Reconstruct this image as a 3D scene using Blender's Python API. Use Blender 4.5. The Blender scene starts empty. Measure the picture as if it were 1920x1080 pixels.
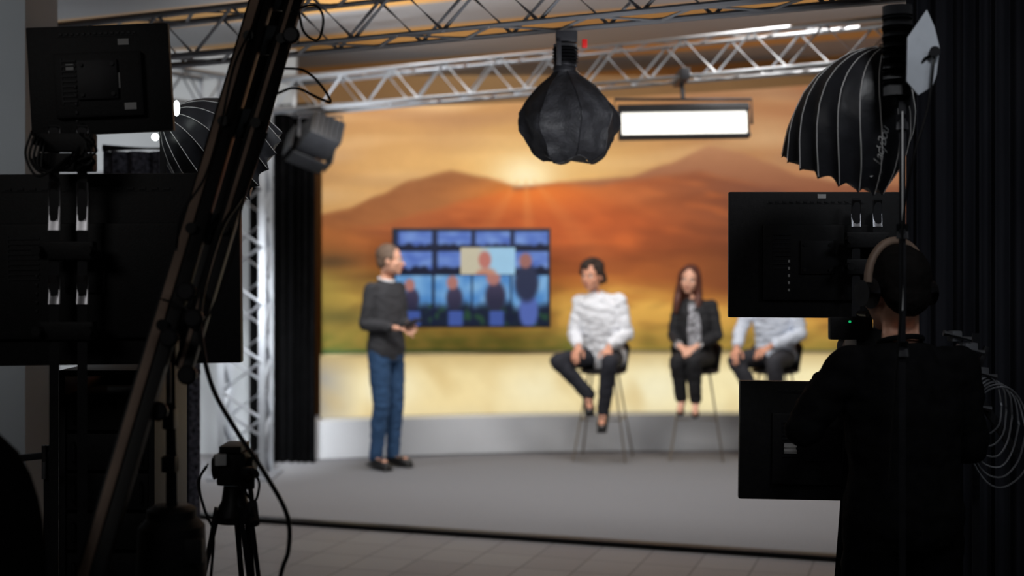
import bpy, bmesh, math, random
from mathutils import Vector, Matrix, noise
from mathutils.bvhtree import BVHTree
random.seed(4)
V=Vector
sc=bpy.context.scene
sc.view_settings.view_transform='Standard'
FP=2400.0; CH=1.6; HZ=510.0
def S(u,v,d): return V(((u-960)/FP*d, d, CH-(v-HZ)/FP*d))
Z=V((0,0,1))
def lin(c):
    o=[]
    for x in c[:3]:
        x=max(0,x)/255.0
        o.append(x/12.92 if x<=0.04045 else ((x+0.055)/1.055)**2.4)
    return (o[0],o[1],o[2],1.0)
# ---------------------------------------------------------------- materials
def pm(name,c,rough=.6,metal=0,var=.2,scale=15,bump=0,em=0,emc=None,stretch=None,bscale=None,spec=.5):
    m=bpy.data.materials.new(name); m.use_nodes=True
    nt=m.node_tree; bs=nt.nodes['Principled BSDF']
    tc=nt.nodes.new('ShaderNodeTexCoord'); mp=nt.nodes.new('ShaderNodeMapping')
    if stretch: mp.inputs['Scale'].default_value=stretch
    nt.links.new(tc.outputs['Object'],mp.inputs['Vector'])
    n=nt.nodes.new('ShaderNodeTexNoise'); n.inputs['Scale'].default_value=scale; n.inputs['Detail'].default_value=4
    nt.links.new(mp.outputs[0],n.inputs['Vector'])
    cr=nt.nodes.new('ShaderNodeValToRGB'); L=lin(c)
    cr.color_ramp.elements[0].position=.3; cr.color_ramp.elements[1].position=.7
    cr.color_ramp.elements[0].color=(L[0]*(1-var),L[1]*(1-var),L[2]*(1-var),1)
    cr.color_ramp.elements[1].color=(min(1,L[0]*(1+var)),min(1,L[1]*(1+var)),min(1,L[2]*(1+var)),1)
    nt.links.new(n.outputs['Fac'],cr.inputs['Fac']); nt.links.new(cr.outputs['Color'],bs.inputs['Base Color'])
    bs.inputs['Roughness'].default_value=rough; bs.inputs['Metallic'].default_value=metal
    bs.inputs['Specular IOR Level'].default_value=spec
    if bump:
        b=nt.nodes.new('ShaderNodeBump'); b.inputs['Strength'].default_value=bump; b.inputs['Distance'].default_value=.01
        n2=nt.nodes.new('ShaderNodeTexNoise'); n2.inputs['Scale'].default_value=bscale or scale*3
        nt.links.new(mp.outputs[0],n2.inputs['Vector']); nt.links.new(n2.outputs['Fac'],b.inputs['Height'])
        nt.links.new(b.outputs[0],bs.inputs['Normal'])
    if em:
        bs.inputs['Emission Strength'].default_value=em
        if emc: bs.inputs['Emission Color'].default_value=lin(emc)
        else: nt.links.new(cr.outputs['Color'],bs.inputs['Emission Color'])
    return m
def attrmat(name,em,diff=1.0,rough=.7):
    m=bpy.data.materials.new(name); m.use_nodes=True
    nt=m.node_tree; bs=nt.nodes['Principled BSDF']
    a=nt.nodes.new('ShaderNodeAttribute'); a.attribute_name='Col'
    tc=nt.nodes.new('ShaderNodeTexCoord'); n=nt.nodes.new('ShaderNodeTexNoise'); n.inputs['Scale'].default_value=9; n.inputs['Detail'].default_value=5
    nt.links.new(tc.outputs['Object'],n.inputs['Vector'])
    mr=nt.nodes.new('ShaderNodeMapRange'); mr.inputs['To Min'].default_value=.94; mr.inputs['To Max'].default_value=1.06
    nt.links.new(n.outputs['Fac'],mr.inputs['Value'])
    mx=nt.nodes.new('ShaderNodeVectorMath'); mx.operation='SCALE'
    nt.links.new(a.outputs['Color'],mx.inputs[0]); nt.links.new(mr.outputs[0],mx.inputs['Scale'])
    m2=nt.nodes.new('ShaderNodeVectorMath'); m2.operation='SCALE'; m2.inputs['Scale'].default_value=diff
    nt.links.new(mx.outputs[0],m2.inputs[0])
    nt.links.new(m2.outputs[0],bs.inputs['Base Color']); nt.links.new(mx.outputs[0],bs.inputs['Emission Color'])
    bs.inputs['Emission Strength'].default_value=em; bs.inputs['Roughness'].default_value=rough
    bs.inputs['Specular IOR Level'].default_value=.2
    return m
M=dict(
 black=pm('black_plastic',(30,30,33),.5,var=.25,bump=.05,scale=60,spec=.35),
 blackm=pm('black_metal',(40,40,44),.45,.2,var=.3,spec=.4),
 crane=pm('crane_anodised',(158,134,118),.5,.1,var=.25,scale=8,spec=.4),
 chrome=pm('chrome',(170,170,175),.25,1,var=.05),
 alu=pm('truss_aluminium',(166,169,174),.4,.6,var=.1,scale=5),
 alud=pm('truss_aluminium_dull',(150,152,158),.5,.5,var=.15,scale=5),
 fabric=pm('black_fabric',(44,44,48),.6,var=.3,bump=.3,scale=30,spec=.4),
 umb=pm('umbrella_fabric',(50,51,56),.4,var=.2,bump=.1,scale=20),
 rib=pm('umbrella_rib',(235,235,235),.4,.0,var=.1,em=.02),
 curtain=pm('black_curtain',(13,13,14),1,var=.3,scale=12,bump=.2,spec=0.02),
 curtr=pm('dark_curtain',(54,55,62),.9,var=.3,scale=8,bump=.2,stretch=(1,1,.2),spec=.1),
 drape=pm('patterned_drape',(80,80,90),.8,var=.85,scale=45,bump=.3,spec=.1),
 white=pm('white_sticker',(235,235,235),.6,var=.08),
 silver=pm('softbox_inner',(210,210,205),.5,var=.05),
 flag=pm('grey_flag',(205,212,222),.5,var=.15,scale=10),
 rubber=pm('cable_rubber',(18,18,20),.45,var=.2,spec=.3),
 led=pm('led_panel_emitter',(255,253,245),.5,var=0,em=1.0),
 green=pm('green_indicator',(30,200,120),.5,var=0,em=.7),
 red=pm('red_latch',(200,25,25),.4,var=.1,em=.12),
 step=pm('white_laminate',(206,208,212),.5,var=.04,scale=3),
 stoolseat=pm('stool_shell',(32,30,30),.5,var=.2),
 stoolleg=pm('stool_steel',(150,140,130),.4,.6,var=.1),
 bulb=pm('lamp_glow',(235,245,240),.5,var=0,em=3),
)
# ---------------------------------------------------------------- builder
ORG={}
def link(o): sc.collection.objects.link(o)
def root(name,label,cat,loc,group=None,kind=None):
    e=bpy.data.objects.new(name,None); e.empty_display_size=.1; e.location=loc; link(e)
    e['label']=label; e['category']=cat
    if group: e['group']=group
    if kind: e['kind']=kind
    ORG[e.name]=V(loc); return e
def frame(d,up=Z):
    d=d.normalized()
    if abs(d.dot(up))>.98: up=V((0,1,0)) if abs(d.y)<.9 else V((1,0,0))
    x=d.cross(up).normalized(); y=x.cross(d).normalized()
    return x,y,d
def mat3(x,y,z): 
    m=Matrix((x,y,z)); m.transpose(); return m
def rotz(a): return Matrix.Rotation(math.radians(a),3,'Z')
class B:
    def __init__(s): s.bm=bmesh.new()
    def add(s,vs,fs):
        n=[s.bm.verts.new(v) for v in vs]
        for f in fs:
            try: s.bm.faces.new([n[i] for i in f])
            except ValueError: pass
        return s
    def box(s,c,size,rot=None,bevel=.0):
        t=bmesh.new(); bmesh.ops.create_cube(t,size=1)
        for v in t.verts: v.co=V((v.co.x*size[0],v.co.y*size[1],v.co.z*size[2]))
        if bevel>0: bmesh.ops.bevel(t,geom=t.edges[:],offset=bevel,segments=2,profile=.7,affect='EDGES')
        for v in t.verts: v.co=(rot@v.co if rot else v.co)+V(c)
        me=bpy.data.meshes.new('t'); t.to_mesh(me); t.free(); s.bm.from_mesh(me); bpy.data.meshes.remove(me); return s
    def beam(s,p0,p1,w,h,bevel=.003,up=Z):
        d=p1-p0; x,y,a=frame(d,up)
        return s.box((p0+p1)/2,(w,h,d.length),mat3(x,y,a),bevel)
    def tube(s,pts,r,seg=10,closed=False):
        pts=[V(p) for p in pts]; n=len(pts)
        rs=r if isinstance(r,(list,tuple)) else [r]*n
        vs=[];fs=[]; X=None
        for i in range(n):
            if closed: t=pts[(i+1)%n]-pts[i-1]
            else: t=pts[min(i+1,n-1)]-pts[max(i-1,0)]
            if t.length<1e-9: t=Z.copy()
            t.normalize()
            if X is None: X,Y,_=frame(t)
            else:
                X=(X-t*X.dot(t)); X.normalize(); Y=t.cross(X)
            for k in range(seg):
                a=2*math.pi*k/seg
                vs.append(pts[i]+(X*math.cos(a)+Y*math.sin(a))*rs[i])
        for i in range(n if closed else n-1):
            j=(i+1)%n
            for k in range(seg):
                k2=(k+1)%seg
                fs.append((i*seg+k,i*seg+k2,j*seg+k2,j*seg+k))
        if not closed:
            fs.append(tuple(range(seg))[::-1]); fs.append(tuple((n-1)*seg+k for k in range(seg)))
        return s.add(vs,fs)
    def cyl(s,p0,p1,r,r2=None,seg=16): return s.tube([p0,p1],[r,r if r2 is None else r2],seg)
    def ell(s,c,rad,rot=None,sub=3):
        t=bmesh.new(); bmesh.ops.create_icosphere(t,subdivisions=sub,radius=1)
        for v in t.verts:
            p=V((v.co.x*rad[0],v.co.y*rad[1],v.co.z*rad[2])); v.co=(rot@p if rot else p)+V(c)
        me=bpy.data.meshes.new('t'); t.to_mesh(me); t.free(); s.bm.from_mesh(me); bpy.data.meshes.remove(me); return s
    def rc(s,p0,p1,r0,r1):
        s.ell(p0,(r0*1.02,)*3,sub=2); s.ell(p1,(r1*1.02,)*3,sub=2); s.cyl(V(p0),V(p1),r0,r1,16); return s
    def limb(s,pts,rs,flat=False):
        n=6; P=crom(pts,n); Rr=crom([V((r,0,0)) for r in rs],n); Rr=[q.x for q in Rr]
        Q=[]
        for i in range(len(pts)-1):
            for k in range(n): Q.append(V(pts[i]).lerp(V(pts[i+1]),k/n))
        Q.append(V(pts[-1])); P=[p*.35+q*.65 for p,q in zip(P,Q)]
        for i in range(len(P)-1): s.cyl(P[i],P[i+1],Rr[i],Rr[i+1],18)
        for i in range(0,len(P)-(1 if flat else 0)): s.ell(P[i],(Rr[i]*1.015,)*3,sub=2)
        return s
    def loft(s,rings,R,F,seg=24,p=2.3):
        vs=[];fs=[]
        for c,a,b in rings:
            for k in range(seg):
                t=2*math.pi*k/seg; ct,st=math.cos(t),math.sin(t)
                vs.append(V(c)+R*(a*math.copysign(abs(ct)**(2/p),ct))+F*(b*math.copysign(abs(st)**(2/p),st)))
        n=len(rings)
        for i in range(n-1):
            for k in range(seg):
                k2=(k+1)%seg; fs.append((i*seg+k,i*seg+k2,(i+1)*seg+k2,(i+1)*seg+k))
        fs.append(tuple(range(seg))[::-1]); fs.append(tuple((n-1)*seg+k for k in range(seg)))
        return s.add(vs,fs)
    def lathe(s,prof,o,ax,seg=24):
        x,y,a=frame(V(ax)); vs=[];fs=[]
        for r,h in prof:
            for k in range(seg):
                t=2*math.pi*k/seg; vs.append(V(o)+a*h+(x*math.cos(t)+y*math.sin(t))*max(r,1e-4))
        n=len(prof)
        for i in range(n-1):
            for k in range(seg):
                k2=(k+1)%seg; fs.append((i*seg+k,i*seg+k2,(i+1)*seg+k2,(i+1)*seg+k))
        fs.append(tuple(range(seg))[::-1]); fs.append(tuple((n-1)*seg+k for k in range(seg)))
        return s.add(vs,fs)
    def obj(s,name,mat,parent=None,label=None,cat=None,loc=None,smooth=True,group=None,kind=None,remesh=0,sm=0,wr=0,wrs=12,nrm=True):
        if parent is not None: o0=ORG[parent.name]
        elif loc is not None: o0=V(loc)
        else: o0=V((0,0,0))
        if nrm: bmesh.ops.recalc_face_normals(s.bm,faces=s.bm.faces[:])
        for v in s.bm.verts: v.co-=o0
        me=bpy.data.meshes.new(name); s.bm.to_mesh(me); s.bm.free()
        ob=bpy.data.objects.new(name,me); link(ob)
        if remesh:
            md=ob.modifiers.new('r','REMESH'); md.mode='VOXEL'; md.voxel_size=remesh
            if sm:
                m2=ob.modifiers.new('s','SMOOTH'); m2.factor=.5; m2.iterations=sm
            dg=bpy.context.evaluated_depsgraph_get(); dg.update()
            me2=bpy.data.meshes.new_from_object(ob.evaluated_get(dg)); ob.modifiers.clear()
            ob.data=me2; bpy.data.meshes.remove(me); me2.name=name; me=me2
            if wr:
                n=len(me.vertices); co=[0.0]*(n*3); no=[0.0]*(n*3)
                me.vertices.foreach_get('co',co); me.vertex_normals.foreach_get('vector',no)
                for i in range(n):
                    x,y,z=co[3*i:3*i+3]; f=(noise.noise(V((x*wrs,y*wrs,z*wrs*1.6)))+.5*noise.noise(V((x*wrs*2.1,y*wrs*2.1,z*wrs*3.5)))+.35)*wr
                    co[3*i]+=no[3*i]*f; co[3*i+1]+=no[3*i+1]*f; co[3*i+2]+=no[3*i+2]*f
                me.vertices.foreach_set('co',co); me.update()
        me.materials.clear(); me.materials.append(mat)
        if smooth:
            me.polygons.foreach_set('use_smooth',[True]*len(me.polygons))
            if not remesh:
                try: me.set_sharp_from_angle(angle=math.radians(40))
                except Exception: pass
        if parent is not None: ob.parent=parent
        else: ob.location=o0
        ORG[ob.name]=o0
        if label: ob['label']=label
        if cat: ob['category']=cat
        if group: ob['group']=group
        if kind: ob['kind']=kind
        return ob
def crom(pts,n=8):
    pts=[V(p) for p in pts]; q=[pts[0]*2-pts[1]]+pts+[pts[-1]*2-pts[-2]]; out=[]
    for i in range(1,len(q)-2):
        for k in range(n):
            t=k/n; a,b,c,d=q[i-1],q[i],q[i+1],q[i+2]
            out.append(.5*((2*b)+(c-a)*t+(2*a-5*b+4*c-d)*t*t+(3*b-a-3*c+d)*t**3))
    out.append(pts[-1]); return out
def gridmesh(name,fn,nu,nv,mat,col=None,**kw):
    b=B(); vs=[];fs=[]
    for j in range(nv+1):
        for i in range(nu+1): vs.append(fn(i/nu,j/nv))
    for j in range(nv):
        for i in range(nu):
            k=j*(nu+1)+i; fs.append((k,k+1,k+nu+2,k+nu+1))
    b.add(vs,fs)
    o=b.obj(name,mat,nrm=False,**kw)
    if col:
        at=o.data.color_attributes.new('Col','FLOAT_COLOR','POINT'); arr=[]
        for j in range(nv+1):
            for i in range(nu+1): arr+=lin(col(i/nu,j/nv))
        at.data.foreach_set('color',arr)
    return o
def mix(a,b,t): t=max(0,min(1,t)); return tuple(a[i]*(1-t)+b[i]*t for i in range(3))
def pl(x,pts,lin_=False):
    if x<=pts[0][0]: return pts[0][1]
    for (a,b),(c,d) in zip(pts,pts[1:]):
        if x<=c:
            t=(x-a)/(c-a)
            if not lin_: t=t*t*(3-2*t)*.5+t*.5
            return b+(d-b)*t
    return pts[-1][1]
zz=lambda v,d: CH-(v-HZ)/FP*d
# ---------------------------------------------------------------- room
def struct(o): o['kind']='structure'; return o
def tiles():
    m=bpy.data.materials.new('stone_tiles'); m.use_nodes=True; nt=m.node_tree; bs=nt.nodes['Principled BSDF']
    tc=nt.nodes.new('ShaderNodeTexCoord'); mp=nt.nodes.new('ShaderNodeMapping'); mp.inputs['Rotation'].default_value=(0,0,math.radians(18))
    br=nt.nodes.new('ShaderNodeTexBrick'); br.offset=0; br.inputs['Scale'].default_value=1
    br.inputs['Brick Width'].default_value=.3; br.inputs['Row Height'].default_value=.3; br.inputs['Mortar Size'].default_value=.006
    br.inputs['Color1'].default_value=lin((122,121,122)); br.inputs['Color2'].default_value=lin((112,110,112)); br.inputs['Mortar'].default_value=lin((86,85,88))
    nt.links.new(tc.outputs['Object'],mp.inputs[0]); nt.links.new(mp.outputs[0],br.inputs['Vector']); nt.links.new(br.outputs['Color'],bs.inputs['Base Color'])
    bs.inputs['Roughness'].default_value=.55; return m
struct(B().box((-.25,5.3,-.05),(11.5,15.6,.1)).obj('floor',tiles()))
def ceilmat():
    m=bpy.data.materials.new('ceiling_painted_glow'); m.use_nodes=True; nt=m.node_tree; bs=nt.nodes['Principled BSDF']
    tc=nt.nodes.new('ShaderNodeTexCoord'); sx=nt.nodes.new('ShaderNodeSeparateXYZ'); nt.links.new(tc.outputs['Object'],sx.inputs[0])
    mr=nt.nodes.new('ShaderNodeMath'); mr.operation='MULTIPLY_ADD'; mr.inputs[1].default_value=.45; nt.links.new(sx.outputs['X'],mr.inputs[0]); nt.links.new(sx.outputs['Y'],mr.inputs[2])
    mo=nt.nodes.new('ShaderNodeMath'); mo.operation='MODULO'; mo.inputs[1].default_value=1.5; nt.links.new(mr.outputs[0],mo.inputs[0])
    cr=nt.nodes.new('ShaderNodeValToRGB'); e=cr.color_ramp.elements; e[0].position=.80; e[0].color=lin((146,147,150)); e[1].position=.88; e[1].color=lin((212,160,90))  # orange bands are warm reflected light painted into the ceiling colour
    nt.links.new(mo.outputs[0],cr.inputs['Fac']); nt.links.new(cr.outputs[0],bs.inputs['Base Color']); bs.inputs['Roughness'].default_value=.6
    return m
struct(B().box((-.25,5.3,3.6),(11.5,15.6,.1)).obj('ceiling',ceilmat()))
wallm=pm('painted_wall_grey',(120,120,122),.8,var=.06,scale=2)
warmw=pm('painted_wall_warm',(176,138,92),.8,var=.06,scale=2)
darkw=pm('dark_wall',(40,41,44),.85,var=.1,scale=2)
struct(B().box((-.25,12.75,1.775),(11.5,.1,3.55)).obj('wall_back',warmw))
struct(B().box((-5.95,5.3,1.775),(.1,15.0,3.55)).obj('wall_left',wallm))
struct(B().box((5.45,5.3,1.775),(.1,15.0,3.55)).obj('wall_right',darkw))
struct(B().box((-.25,-2.2,1.775),(11.5,.1,3.55)).obj('wall_front',darkw))
colm=pm('column_paint',(165,168,170),.8,var=.05,scale=2)
struct(B().box((-2.77,5.8,1.775),(1.28,.4,3.55)).obj('wall_column',colm))
struct(B().box((-3.9,11.3,1.775),(4.0,.1,3.55)).obj('wall_partition',colm))
struct(B().box((-3.15,11.22,1.2),(.12,.06,2.4),bevel=.01).box((-4.05,11.22,1.2),(.12,.06,2.4),bevel=.01).box((-3.6,11.22,2.42),(1.02,.06,.12),bevel=.01).obj('trim_1',wallm))
def fl(x): return 8.26-.322*(x+1.62)
b=B(); pts=[(-3.2,fl(-3.2)),(4.8,fl(4.8)),(4.8,11.0),(1.6,11.37),(0,11.2),(-1.0,11.0),(-1.8,10.8),(-3.2,10.8)]
n=len(pts)
b.add([V((x,y,.001)) for x,y in pts]+[V((x,y,.012)) for x,y in pts],[tuple(range(n))[::-1],tuple(range(n,2*n))]+[(i,(i+1)%n,n+(i+1)%n,n+i) for i in range(n)])
b.obj('carpet',pm('grey_carpet',(124,124,127),.95,var=.1,scale=90,bump=.2,spec=.1),label='flat grey studio carpet covering the stage area',cat='carpet',smooth=False)
b=B(); p0=V((-3.2,fl(-3.2)-.06,.016)); p1=V((4.8,fl(4.8)-.06,.016))
b.beam(p0,p1,.09,.03,.008); b.obj('cable_ramp',M['rubber'],label='black rubber edge strip along the front of the grey carpet',cat='cable cover',loc=(0,0,0))
# ---------------------------------------------------------------- set wall
def dc(x): return 11.62-.05*(x-1.6)**2
XL,XR=-1.66,4.6
def proj(p): return 960+FP*p.x/p.y, HZ-FP*(p.z-CH)/p.y
def nz(x,y,s=0): return noise.noise(V((x,y,s)))
r1=[(595,403),(650,392),(710,366),(770,338),(845,320),(905,332),(985,354),(1060,349),(1120,360),(1300,400)]
r2=[(930,352),(1010,348),(1100,338),(1180,332),(1250,308),(1330,274),(1390,286),(1440,305),(1500,330),(1600,345),(1800,350)]
r3=[(595,440),(700,425),(800,398),(880,375),(960,358),(1050,345),(1120,350),(1190,338),(1250,330),(1310,322),(1360,335),(1450,352),(1560,375),(1800,420)]
r3b=[(595,470),(700,440),(800,428),(900,402),(1000,396),(1100,404),(1180,384),(1260,366),(1340,362),(1420,384),(1560,410),(1800,440)]
r4=[(595,425),(650,425),(760,450),(860,446),(960,440),(1080,452),(1160,436),(1280,412),(1400,420),(1560,448),(1800,460)]
r4b=[(595,455),(660,462),(800,486),(1000,480),(1120,484),(1240,462),(1330,452),(1420,468),(1560,500),(1800,520)]
r5=[(595,494),(680,508),(800,524),(1000,534),(1120,526),(1250,536),(1380,560),(1560,574),(1800,580)]
def mural(u,v):
    t=(v-190)/200
    c=mix((178,130,82),(212,162,100),t)
    c=mix(c,(184,124,86),max(0,(u-1150)/420)*.85)
    c=mix(c,(222,184,136),.9*max(0,nz(u/170,v/36,3)+.12)); c=mix(c,(148,104,78),.8*max(0,nz(u/190,v/40,13)))
    c=mix(c,(236,190,114),math.exp(-((u-990)/250)**2-((v-322)/80)**2)*.8)
    c=mix(c,(255,238,190),math.exp(-((u-985)/58)**2-((v-330)/40)**2)*1.0)
    def edge(r,s=9): return max(0,min(1,(v-r)/s+.5))
    hn=nz(u/60,v/22,1); h2=nz((u+v*1.6)/70,(v-u*.25)/16,31); h3=nz((u-v*1.4)/40,v/12,17)
    c=mix(c,mix((184,130,92),(150,92,64),(v-280)/80),edge(pl(u,r2))if u>925 else 0)
    c=mix(c,mix((156,100,60),(164,98,54),(v-330)/110),edge(pl(u,r1)) if u<1300 else 0)
    c=mix(c,(130,78,46),(.4*max(0,h2+.1)*edge(pl(u,r1)+8)) if u<1000 else 0)
    c3=mix((166,92,52),(154,84,48),(v-350)/90); c3=mix(c3,(122,78,62),max(0,(u-1150)/350)); c3=mix(c3,(190,108,60),max(0,h2)*.9)
    c=mix(c,c3,edge(pl(u,r3),14))
    c3=mix((132,70,40),(164,84,44),(v-pl(u,r3b))/50); c3=mix(c3,(106,62,50),max(0,(u-1180)/300)*.9); c3=mix(c3,(190,100,50),max(0,h2+.05)*.9)
    c=mix(c,c3,edge(pl(u,r3b),16)*.9)
    c4=mix((126,66,38),(156,82,42),(v-pl(u,r4))/50); c4=mix(c4,(188,98,48),.3+hn*.9+h3*.3)
    c4=mix(c4,(184,112,54),max(0,(800-u)/240)*.9)
    c4=mix(c4,(94,52,40),max(0,(u-1180)/300)*.8)
    c=mix(c,c4,max(0,min(1,(v-pl(u,r4))/26+.5)))
    c4=mix((124,64,34),(176,98,44),(v-pl(u,r4b))/44+h3*.25); c4=mix(c4,(90,50,34),max(0,(u-1150)/300)*.7); c4=mix(c4,(158,104,50),max(0,(800-u)/200)*.7)
    c=mix(c,c4,max(0,min(1,(v-pl(u,r4b))/24+.5))*.85)
    c5=mix((184,118,50),(224,172,78),(v-pl(u,r5))/50+.7*nz(u/70,v/22,7)); c5=mix(c5,(146,100,46),max(0,nz(u/50,v/24,9)+.2*h3)*.9)
    c5=mix(c5,(134,124,56),max(0,(780-u)/200)*.75)
    c=mix(c,c5,max(0,min(1,(v-pl(u,r5))/36+.5)))
    c=mix(c,(84,62,38),.85*math.exp(-((u-620)/60)**2-((v-490)/16)**2)); c=mix(c,(76,76,40),.6*math.exp(-((u-640)/70)**2-((v-595)/18)**2))
    c=mix(c,(92,66,36),.5*math.exp(-((u-690)/60)**2-((v-520)/12)**2))
    c=mix(c,mix((108,114,48),(150,132,60),.5+nz(u/30,v/14,2)),max(0,min(1,(v-606)/35))*(.85 if u<1100 else .5))
    c=mix(c,(66,96,56),max(0,min(1,(v-652)/8)))
    gr=edge(pl(u,r3) if u>960 else pl(u,r1))
    c=mix(c,(244,136,50),.9*math.exp(-((u-1000)/115)**2-((v-366)/30)**2)*gr)
    c=mix(c,(218,100,46),.6*math.exp(-((u-1060)/220)**2-((v-410)/70)**2)*edge(pl(u,r3)-3))
    if v>335:
        an=math.atan2(u-985,v-318); c=mix(c,(232,160,92),.4*max(0,math.sin(an*10+1))*math.exp(-((v-340)/110))*math.exp(-abs(an)*.8))
    l=(c[0]*.3+c[1]*.55+c[2]*.15); return tuple(x*.96+l*.04 for x in c)
ztop=lambda x:3.03+.062*(x-XL)
def mfn(a,bb):
    x=XL+(XR-XL)*a; zt=ztop(x); zb=.79; return V((x,dc(x)+.095,zb+(zt-zb)*bb))
bd=root('backdrop','printed sunset mountain landscape wall mural on a curved studio set','backdrop',(1.4,11.7,.33))
gridmesh('printed_panel',mfn,360,160,attrmat('sunset_print',.3,1.0),col=lambda a,b_:mural(*proj(mfn(a,b_))),parent=bd)  # mild emission added to hold the print's brightness beyond the lamps
b=B()
for k in range(14):
    x=XL+.05+(XR-XL-.1)*k/13; b.box((x,dc(x)+.15,(ztop(x)+.335)/2-.01),(.05,.05,ztop(x)-.36),bevel=.004)
for zq in (.4,1.6,2.9):
    for k in range(13):
        xa=XL+.05+(XR-XL-.1)*k/13; xb=XL+.05+(XR-XL-.1)*(k+1)/13; b.beam(V((xa,dc(xa)+.15,zq)),V((xb,dc(xb)+.15,zq)),.04,.04)
b.obj('support_frame',M['alud'],bd)
def panel(name,off,z0,z1,mat,col=None,parent=None,x0=XL,nv=12):
    return gridmesh(name,lambda a,t:V((x0+(XR-x0)*a,dc(x0+(XR-x0)*a)+off,z0+(z1-z0)*t)),160,nv,mat,col=col,parent=parent)
ct=root('backlit_counter','low curved backlit cream fabric wall under the mural','counter',(1.4,11.5,.33))
def ccol(a,t):  # light falloff and glow spots painted into the backlit panel colour
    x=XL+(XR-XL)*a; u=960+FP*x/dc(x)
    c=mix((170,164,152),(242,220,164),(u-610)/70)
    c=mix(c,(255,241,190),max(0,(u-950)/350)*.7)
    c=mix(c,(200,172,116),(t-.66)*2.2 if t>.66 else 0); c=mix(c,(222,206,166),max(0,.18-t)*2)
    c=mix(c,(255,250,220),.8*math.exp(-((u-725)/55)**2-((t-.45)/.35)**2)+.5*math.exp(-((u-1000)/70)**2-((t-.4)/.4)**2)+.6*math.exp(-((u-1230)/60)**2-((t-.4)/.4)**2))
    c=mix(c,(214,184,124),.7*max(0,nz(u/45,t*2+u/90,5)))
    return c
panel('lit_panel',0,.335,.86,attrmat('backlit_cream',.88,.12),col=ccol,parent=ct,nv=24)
def slab(name,o0,o1,z0,z1,mat,parent,x0=XL,x1=XR,n=80):
    b=B(); vs=[];fs=[]
    for i in range(n+1):
        x=x0+(x1-x0)*i/n; d=dc(x)
        vs+= [V((x,d+o0,z0)),V((x,d+o1,z0)),V((x,d+o1,z1)),V((x,d+o0,z1))]
    for i in range(n):
        for k in range(4):
            k2=(k+1)%4; fs.append((i*4+k,i*4+k2,i*4+4+k2,i*4+4+k))
    fs+=[(0,1,2,3),(n*4+3,n*4+2,n*4+1,n*4)]
    b.add(vs,fs); return b.obj(name,mat,parent) if parent is not None else b
slab('counter_top',-.01,.085,.86,.885,pm('cream_edge',(210,190,140),.5,var=.05),ct)
slab('counter_frame',.005,.07,.331,.859,M['alud'],ct)
slab('step_platform',-.24,.3,.013,.33,M['step'],None,x0=-1.74).obj('stage_step',M['step'],label='long curved white laminate step in front of the lit counter',cat='platform',loc=(1.4,11.4,0))
def curtain(name,x0,y0,x1,y1,z0,z1,mat,label,folds,amp):
    r=root(name,label,'curtain',((x0+x1)/2,(y0+y1)/2,z0))
    d=V((x1-x0,y1-y0,0)); nrm=V((-d.y,d.x,0)).normalized()
    def fn(a,t):
        ph=a*folds*2*math.pi+.8*math.sin(a*folds*1.7); w=amp*(math.sin(ph)+.35*math.sin(2.3*ph+1))*(.75+.25*(1-t))
        return V((x0,y0,z0))+d*a+nrm*w+V((0,0,(z1-z0)*t))
    gridmesh('cloth',fn,int(folds*14),10,mat,parent=r)
    b=B(); b.cyl(V((x0,y0,z1+.015)),V((x1,y1,z1+.015)),.018); b.obj('curtain_rail',M['blackm'],r); return r
curtain('stage_curtain',-2.2,10.70,-1.64,10.66,.015,2.98,M['curtain'],'heavy black floor-length stage curtain beside the mural',9,.05)
curtain('side_curtain',1.33,4.32,3.3,3.5,.02,3.4,M['curtr'],'tall dark pleated curtain beside the camera operator',34,.022)
curtain('patterned_curtain',-2.03,6.35,-1.56,6.4,.02,2.2,M['drape'],'dark grey speckled drape behind the monitors',5,.03)
# ---------------------------------------------------------------- trusses
def truss(p0,p1,label,w=.29,rch=.025,rb=.009,mat=None,cat='truss',name='lighting_truss'):
    mat=mat or M['alu']; r=root(name,label,cat,p0); d=(p1-p0); L=d.length; x,y,a=frame(d)
    h=w/2-rch; cs=[x*sx*h+y*sy*h for sx,sy in((-1,-1),(1,-1),(1,1),(-1,1))]
    for c in cs:
        B().cyl(p0+c,p1+c,rch,seg=14).obj('chord',mat,r)
    n=max(2,int(L/.22)); n+=n%2
    for i in range(4):
        c0,c1=cs[i],cs[(i+1)%4]; b=B()
        for k in range(n):
            q0=p0+a*(L*k/n)+(c0 if k%2==0 else c1); q1=p0+a*(L*(k+1)/n)+(c1 if k%2==0 else c0)
            b.cyl(q0,q1,rb,seg=8)
        b.obj('bracing',mat,r)
    for q in (p0,p1):
        b=B()
        for i in range(4):
            b.beam(q+cs[i],q+cs[(i+1)%4],.03,.012,.002); 
        b.obj('end_frame',mat,r)
    return r
def TA(x,z): return V((x,6.0-.498*(x+1.04),z))
def TB(x,z): return V((x,10.0-.6*(x+1.83),z))
truss(TA(-2.7,2.745),TA(2.2,2.745),'dark aluminium box truss with a softbox hung below',mat=M['alud'],w=.26)
truss(TB(-1.78,2.96),TB(2.9,2.96),'bright aluminium box truss over the stage with lights hung below')
truss(V((-2.28,9.75,2.96)),V((-3.1,8.35,2.96)),'short aluminium box truss joining the corner of the overhead rig')
tx=-2.07
tw=truss(V((tx,9.95,.03)),V((tx,9.95,3.12)),'upright aluminium box truss tower standing beside the black curtain',w=.37,rch=.028,rb=.016,name='truss_tower')
B().box((tx,9.95,.022),(.5,.5,.018),bevel=.004).obj('base_plate',M['alud'],tw)
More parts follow.
